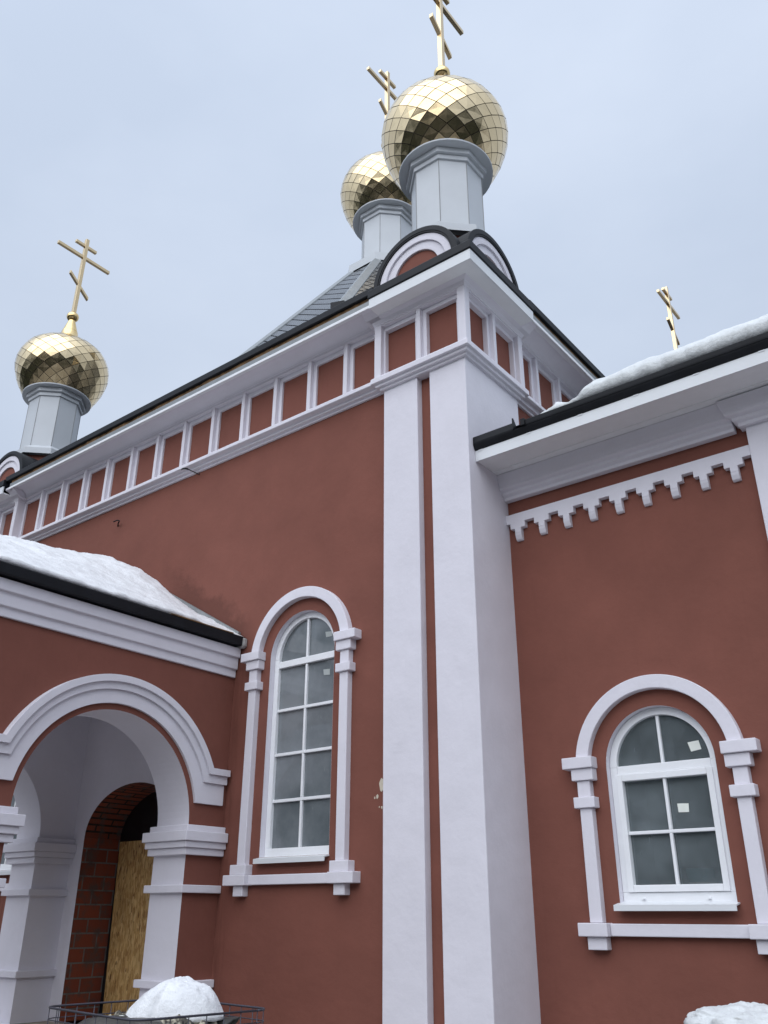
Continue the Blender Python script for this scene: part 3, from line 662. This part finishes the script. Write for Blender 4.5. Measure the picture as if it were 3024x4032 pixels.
# arch moulding on the outer faces: three stepped bands with ears
for f, host in ((SIDE, pw1), (LSIDE, pw2)):
    b = B(f)
    def half(s, r0, r1, zr, zb, ue, n0, n1):
        # r1 arc down to zr, ear out to ue (measured from centre), bottom zb, inner edge r0 arc
        a1 = math.asin(max(-1, min(1, (zr - ZC) / r1))); a0 = math.asin((zb - ZC) / r0)
        pts = [(YC + s * r1 * math.sin(x), ZC + r1 * math.cos(x)) for x in [(math.pi / 2 - a1) * i / 24 for i in range(25)]]
        pts += [(YC + s * ue, zr), (YC + s * ue, zb)]
        pts += [(YC + s * r0 * math.sin(x), ZC + r0 * math.cos(x)) for x in [(math.pi / 2 - a0) * (24 - i) / 24 for i in range(25)]]
        b.plate(pts, n0, n1)
    for s in (-1, 1):
        half(s, 1.243, 1.31, 3.005, 2.94, 1.418, -.02, .09)
        half(s, 1.172, 1.2425, 2.939, 2.855, 1.406, -.02, .06)
        half(s, 1.04, 1.1715, 2.854, 2.645, 1.392, -.02, .032)
    build('arch_moulding', b, M_WHITE, host, bevel=0.005)
# pillar bands: capital, lower band, base
def bands(x0, x1, y0, y1, ymax, host):
    for p, z0, z1 in ((.05, 2.372, 2.43), (.10, 2.275, 2.370), (.075, 2.212, 2.274), (.05, 2.145, 2.211), (.05, 1.795, 1.868), (.05, .95, 1.02)):
        b = B(); b.box(x0 - p, x1 + p, y0 - p, min(y1 + p, ymax), z0, z1)
        build('pillar_band', b, M_WHITE, host, bevel=0.006)
bands(-3.8, -3.3, -.385, .2, .078, pw1); bands(-3.8, -3.3, -2.95, -2.345, 9, pw1)
bands(-6.5, -6.0, -.385, .2, .078, pw2); bands(-6.5, -6.0, -2.95, -2.345, 9, pw2)
# cornice, gutter and gable roof
PCO = [(-.02, 4.03), (.028, 4.03), (.028, 4.115), (.055, 4.122), (.055, 4.245), (.085, 4.252), (.085, 4.36), (-.02, 4.36)]
for f in (SIDE, LSIDE):
    b = B(f); b.prism(PCO, PY0 - .05, .075); build('porch_cornice', b, M_WHITE, church, bevel=0.006)
    b = B(f); b.prism([(.0, 4.374), (.135, 4.376), (.148, 4.380), (.155, 4.475), (.145, 4.482), (.0, 4.50)], PY0 - .25, .03); pg = build('porch_gutter', b, M_BLACK, church, bevel=0.004)
    if f is SIDE:
        b = B(f); b.prism([(.02, 4.36), (.14, 4.35), (.175, 4.37), (.18, 4.455), (.14, 4.475), (.02, 4.47)], .031, .082); build('gutter_end', b, M_MORTAR, pg, bevel=0.012)
        b = B(f); b.prism([(.02, 4.483), (.16, 4.479), (.16, 4.489), (.02, 4.50)], -1.0, -.12); build('eave_strip', b, M_WOOD, pg)
RZ = lambda x: 4.475 + (PX + .15 - x) * .53 if x > -4.9 else 4.475 + (x + 6.65) * .53
b = B(); b.loft([[(x, y, RZ(x) + dz) for x, dz in ((-3.15, 0), (-4.9, 0), (-6.65, 0), (-6.65, -.04), (-4.9, -.06), (-3.15, -.04))] for y in (PY0 - .25, .08)]); prf = build('porch_roof', b, M_BLACK, church)
b = B(); pts = [(-3.25, 4.56), (-4.9, 5.50), (-6.55, 4.56), (-6.55, 4.47), (-4.9, 5.36), (-3.25, 4.47)]
b.plate([(x, z) for x, z in pts], .045, .082); build('wall_flashing', b, M_GREYTIN, prf)
b = B(FRONT); b.plate([(-6.45, 4.361), (-3.35, 4.361), (-4.9, 5.30)], 2.93, 2.98); build('porch_gable', b, M_RED, church)

# doorway: brick reveal, boarded opening
b = B(); dep = .60
jl = [(-5.77, .5, 0), (-5.77, 2.45, 1.95)]
for xs in (-5.77, -4.03):
    b = B()
    b.poly([(xs, .086, .5), (xs, dep, .5), (xs, dep, 2.45), (xs, .086, 2.45)], [(0.1, .5), (dep + .01, .5), (dep + .01, 2.45), (.1, 2.45)])
    if xs == -5.77: dw = build('doorway', b, M_BLOCK, church, fix=False)
    else: build('door_jamb', b, M_BLOCK, dw, fix=False)
b = B(); arc = [(-4.90 + .87 * math.cos(math.pi * i / 30), 2.45 + .57 * math.sin(math.pi * i / 30)) for i in range(31)]; s_ = 0
for (xa, za), (xb, zb) in zip(arc, arc[1:]):
    l = math.hypot(xb - xa, zb - za)
    b.poly([(xa, .086, za), (xa, dep, za), (xb, dep, zb), (xb, .086, zb)], [(.086, s_), (dep, s_), (dep, s_ + l), (.086, s_ + l)]); s_ += l
build('brick_arch', b, M_SOLDIER, dw, fix=False)
b = B(FRONT); b.plate([(-5.75, 2.425), (-4.03, 2.425), (-4.03, .5), (-5.685, .5)], -.60, -.588); build('strand_board', b, M_OSB, dw)
b = B(FRONT); b.plate([(-5.80, .5), (-4.0, .5), (-4.0, 3.06), (-5.80, 3.06)], -.63, -.605); build('dark_sheet', b, M_BLACKFILM, dw)
rnd = random.Random(4)
def flake(cx, cz, r, rnd, n=11): return [(cx + r * rnd.uniform(.7, 1.1) * math.cos(2 * math.pi * i / n) * .6, cz + r * rnd.uniform(.7, 1.1) * math.sin(2 * math.pi * i / n)) for i in range(n)]
# small things on the front wall: paint loss and two pipe brackets
b = B(FRONT)
for cx_, cz_, r_ in ((-1.160, 2.70, .062), (-1.215, 2.60, .022), (-1.245, 2.59, .012), (-1.16, 2.50, .014), (-1.19, 2.505, .010)): b.plate(flake(cx_, cz_, r_, rnd), WN - .004, WN + .003)
build('paint_loss', b, M_FLAKE, church)
for bx, bz in ((-4.30, 6.955), (-6.04, 6.665)):
    b = B(FRONT)
    if bx > -5:
        b.tube([(bx, WN - .01, bz), (bx - .01, .0, bz + .005), (bx - .02, .09, bz + .012)], .007, 6)
        b.loft([[(bx - .02 + .055 * math.cos(a) - .055 , .10 + .05 * math.sin(a), bz + .012 + dz) for dz in (-.014, .014)] for a in [R(-10 + 17 * i) for i in range(9)]], closed=False)
    else: b.tube([(bx, WN - .01, bz), (bx + .06, WN + .03, bz + .02), (bx + .13, WN + .06, bz + .035), (bx + .11, WN + .085, bz + .04), (bx + .03, WN + .09, bz + .035)], .009, 6)
    build('pipe_bracket', b, M_BLACK, church)

# ------------------------------------------------------------------ snow on the roofs
def sheet_mesh(P, nu, nv, T, name, mat, label, cat, loc, sub=False):
    """P(u,v) base point, T(u,v) thickness; closed slab"""
    b = B(); top = [[None] * (nv + 1) for _ in range(nu + 1)]; bot = [[None] * (nv + 1) for _ in range(nu + 1)]
    for i in range(nu + 1):
        for j in range(nv + 1):
            u, v = i / nu, j / nv; p = Vector(P(u, v)); t = T(u, v)
            top[i][j] = b.pt(*(p + t)); bot[i][j] = b.pt(*p)
    for i in range(nu):
        for j in range(nv):
            b.face((top[i][j], top[i + 1][j], top[i + 1][j + 1], top[i][j + 1]))
            b.face((bot[i][j], bot[i][j + 1], bot[i + 1][j + 1], bot[i + 1][j]))
    for i in range(nu):
        for j in (0, nv): b.face((top[i][j], top[i + 1][j], bot[i + 1][j], bot[i][j]))
    for j in range(nv):
        for i in (0, nu): b.face((top[i][j], top[i][j + 1], bot[i][j + 1], bot[i][j]))
    o = build(name, b, mat, smooth=True); tag(o, label, cat); o['kind'] = 'thing'; return o
def sm(a, b_, x): x = max(0, min(1, (x - a) / (b_ - a))); return x * x * (3 - 2 * x)
fbm = lambda x, y, z=0: noise.fractal((x, y, z), 0.9, 2.1, 5)
# porch roof: u along y (front to wall), v from eave to just past the ridge
def p_pt(u, v):
    y = -3.22 + 3.28 * u; x = -3.17 - 2.3 * v; return (x, y, RZ(x) + .002)
def p_th(u, v):
    y = -3.22 + 3.28 * u; x = -3.17 - 2.3 * v
    tab = ((-3.3, .07), (-2.14, .085), (-1.57, .135), (-1.15, .185), (-1.02, .215), (-.74, .27), (-.39, .245), (-.14, .20), (.2, .13))
    k = max(i for i in range(len(tab)) if tab[i][0] <= y); k = min(k, len(tab) - 2); (ya, ta), (yb, tb) = tab[k], tab[k + 1]; ridge = ta + (tb - ta) * (y - ya) / (yb - ya)
    t = .05 + (ridge - .05) * sm(0, .65, v)
    t *= sm(.06, -.30 - .25 * (1 - v), y + .05 * fbm(x * 3, y * 3)) * .97 + .03
    if y > -.75: t *= 1 - .55 * sm(-.75, -.2, y) * (1 - sm(.1, .5, v))
    if v < .30: t *= 1 - sm(-1.1, -.15, y) * (1 - v / .30) * .9
    t *= 1 + .12 * fbm(x * 1.7, y * 1.7, 3); t += .030 * fbm((x + y) * 1.5, (y - x) * 4.2, 7) + .005 * fbm(x * 9, y * 9, 2)
    return Vector((.25 * max(t, .002) * 0, 0, max(t, .002)))
sheet_mesh(p_pt, 150, 90, p_th, 'roof_snow', M_SNOW, 'white snow slab sliding down the dark porch roof at left', 'snow', None)
# annex roof: u along x, v from the gutter up the roof
def a_pt(u, v):
    x = .72 + 5.9 * u; y = .085 + 2.2 * v; return (x, y + .02, 5.992 + (y - .085) * .30)
def a_th(u, v):
    x = .72 + 5.9 * u
    e = .265 * sm(1.03, 1.33, x - .10 * v * 2) * (1 + .10 * fbm(x * 1.4, 0)) + .06 * sm(.73, .80, x) * (1 - sm(1.0, 1.2, x)) + .06 * math.exp(-((x - .93) / .075) ** 2)
    t = e * (sm(-.035, .035, v) * .75 + .25 * sm(0, .2, v)); t *= 1 + .13 * fbm(x * 1.8, v * 4, 2); t += .006 * fbm(x * 9, v * 16, 5) + .035 * abs(fbm(x * 11, v * 9, 8)) * (1 - sm(1.1, 1.5, x)) * sm(.73, .80, x)
    lip = -.035 * sm(.9, 1.4, x) * (1 - sm(0, .03, v)) * (1 + fbm(x * 6, 3))
    return Vector((0, lip, max(t, .004)))
sheet_mesh(a_pt, 220, 60, a_th, 'roof_snow', M_SNOW2, 'thick grey white snow layer along the black gutter of the right wing', 'snow', None)

# ------------------------------------------------------------------ wire crate with rubble, dark sheet and snow in front
CW, CD, ZT, CCX, CCY, CROT = .94, .80, 1.15, -.165, -3.10, R(-7)
def crot(x, y, z): return (CCX + x * math.cos(CROT) - y * math.sin(CROT), CCY + x * math.sin(CROT) + y * math.cos(CROT), z)
def rrect(z, r=.09, off=0.0):
    pts = []
    for sx, sy, a0 in ((1, 1, 0), (-1, 1, 90), (-1, -1, 180), (1, -1, 270)):
        for i in range(6):
            a = R(a0 + 18 * i); pts.append(crot(sx * (CW / 2 - r) + (r + off) * math.cos(a), sy * (CD / 2 - r) + (r + off) * math.sin(a), z))
    return pts + [pts[0]]
crate = empty('wire_crate', (CCX, CCY, 0), 'dark steel wire crate with an open top, holding mottled sacks', 'wire crate')
b = B(); b.tube(rrect(ZT), .006); b.tube(rrect(ZT - .055, off=.001), .003); build('top_rim', b, M_WIRE, crate, smooth=True)
b = B()
for z in (.95, .75, .55, .35, .15): b.tube(rrect(z), .003)
ring = rrect(0); L_ = [0]
for a, c in zip(ring, ring[1:]): L_.append(L_[-1] + math.hypot(c[0] - a[0], c[1] - a[1]))
for i in range(32):
    s = L_[-1] * i / 32; k = max(j for j in range(len(L_) - 1) if L_[j] <= s); tt = (s - L_[k]) / max(1e-6, L_[k + 1] - L_[k])
    x = ring[k][0] + (ring[k + 1][0] - ring[k][0]) * tt; y = ring[k][1] + (ring[k + 1][1] - ring[k][1]) * tt; b.tube([(x, y, .02), (x, y, ZT)], .0028, 5)
build('side_mesh', b, M_WIRE, crate, smooth=True)
def lump(cx_, cy_, z0, rx, ry, h, seed, amp=.12, pw=.5, ns=48, nr=26, ex=2.6):
    """rounded heap: superellipse plan, domed top"""
    b = B(); rows = []
    for i in range(nr + 1):
        t = i / nr; row = []
        for j in range(ns):
            a = 2 * math.pi * j / ns; ca, sa = math.cos(a), math.sin(a)
            k = (abs(ca) ** ex + abs(sa) ** ex) ** (-1 / ex); rr = math.sin(t * math.pi / 2); 
            x, y, z = rx * k * ca * rr, ry * k * sa * rr, h * max(0, math.cos(t * math.pi / 2)) ** pw
            q = 1 + amp * fbm(x * 4 / max(rx, .2) + seed, y * 4 / max(rx, .2), z * 4 + seed)
            row.append((cx_ + x * q, cy_ + y * q, z0 + z * q))
        rows.append(row)
    b.loft(rows); return b
for k, (cx_, cy_, rx, ry) in enumerate(((-.385, -3.07, .20, .33), (.055, -3.125, .205, .33))):
    o = build('rubble_sack', lump(cx_, cy_, .06, rx, ry, 1.045, 3 + k, .05, .16, ex=5), M_RUBBLE, smooth=True)
    tag(o, ('black and beige mottled sack at the left end of the wire crate', 'black and beige mottled sack at the right end of the wire crate')[k], 'sack', 'sacks in the wire crate')
def t_pt(u, v):
    x, y, _ = crot(-.27 + .56 * u + .05 * fbm(u * 2, v * 3, 5), -.35 + .70 * v, 0); ed = min(u, 1 - u, v, 1 - v)
    return (x, y, 1.088 + .022 * sm(0, .25, ed) + .012 * fbm(x * 5, y * 5) - .035 * (1 - sm(0, .10, ed)) + .05 * sm(.85, 1, u) * sm(.75, 1, v))
o = sheet_mesh(t_pt, 50, 40, lambda u, v: Vector((0, 0, .008)), 'tarpaulin', M_TARP, 'wet dark sheet lying over the sacks in the wire crate', 'tarpaulin', None)
def heap(u_, seed):
    b = B(); rows = []; ns, nr = 84, 40
    vx = Vector((.786, .618, 0)).normalized(); vy = Vector((-.618, .786, 0)).normalized()
    for i in range(nr + 1):
        t = i / nr; row = []
        for j in range(ns):
            a = 2 * math.pi * j / ns; r = .245 * (1 + .07 * math.cos(2 * a + .4) + .05 * noise.noise((math.cos(a) * 1.5, math.sin(a) * 1.5, seed)))
            da = (a - R(250) + math.pi) % (2 * math.pi) - math.pi; r *= 1 - .17 * math.exp(-(da / .10) ** 2)
            s = t ** .85
            h = .172 * (max(0, 1 - s ** 3.0)) ** .8
            p = vx * (r * s * math.cos(a)) + vy * (r * s * .85 * math.sin(a))
            h *= 1 - .12 * (p.dot(vx) / .245) ** 2 * (1 if p.dot(vx) < 0 else -.35)
            q = fbm(p.x * 5, p.y * 5, seed); h *= 1 - .22 * sm(.02, .24, -p.dot(vx)) + .06 * math.exp(-((p.dot(vx) - .02) / .06) ** 2)
            row.append((-.100 + p.x * (1 + .05 * q), -3.03 + p.y * (1 + .05 * q), 1.10 + h * (1 + .22 * q) + .004 * fbm(p.x * 22, p.y * 22, 2)))
        rows.append(row)
    b.loft(rows); return b
o = build('snow_heap', heap(0, 4), M_SNOW, smooth=True); tag(o, 'rounded heap of old snow on the dark sheet over the wire crate', 'snow heap')
b = B(); b.plate([(-.022, -.015), (.028, -.010), (.022, .018), (-.026, .012)], 0, .002); bb = B(); bb.p, bb.mi, bb.uv = b.p, b.mi, b.uv; bb.v = [(-.262 + x * .7, -3.235 + z * .9, 1.118 + y) for x, y, z in b.v]
o = build('paper_scrap', bb, M_PAPER); tag(o, 'tiny white paper scrap on the dark sheet left of the snow heap', 'paper')
# second stack with snow at the lower right
st = empty('covered_stack', (2.0, -.45, 0), 'dark sheet covered stack at the foot of the right wing', 'covered stack')
b = B(); b.box(1.62, 2.55, -.85, .15, .0, .92); build('stack_body', b, M_TARP, st, bevel=.03)
b = B(); b.box(1.60, 2.57, -.87, .17, .921, .945); build('stack_cover', b, M_TARP, st, bevel=.008)
b = lump(2.105, -.42, .93, .40, .42, .18, 9, .13, .5, 64, 34)
o = build('snow_heap', b, M_SNOW2, smooth=True); tag(o, 'flat topped heap of speckled snow at the foot of the right wing', 'snow heap')

# ------------------------------------------------------------------ far wood around the yard (mirrored in domes and panes)
b = B(); rnd = random.Random(8)
for i in range(230):
    a = R(-200 + 220 * i / 230) + rnd.uniform(-.02, .02); d = rnd.uniform(42, 62); h = rnd.uniform(14, 23); x, y = 2 + d * math.cos(a), -4 + d * math.sin(a)
    r = rnd.uniform(2.4, 4.2); rings = []
    for z, k in ((.0, .9), (.18, 1), (.35, .62), (.36, .85), (.6, .42), (.61, .6), (.85, .2), (1, .02)): rings.append([(x + r * k * math.cos(q * .9) * rnd.uniform(.7, 1.2), y + r * k * math.sin(q * .9) * rnd.uniform(.7, 1.2), h * z) for q in range(7)])
    b.loft(rings)
o = build('distant_wood', b, M_NEEDLE, fix=False); o['kind'] = 'stuff'; o['label'] = 'dark belt of conifers far across the yard'
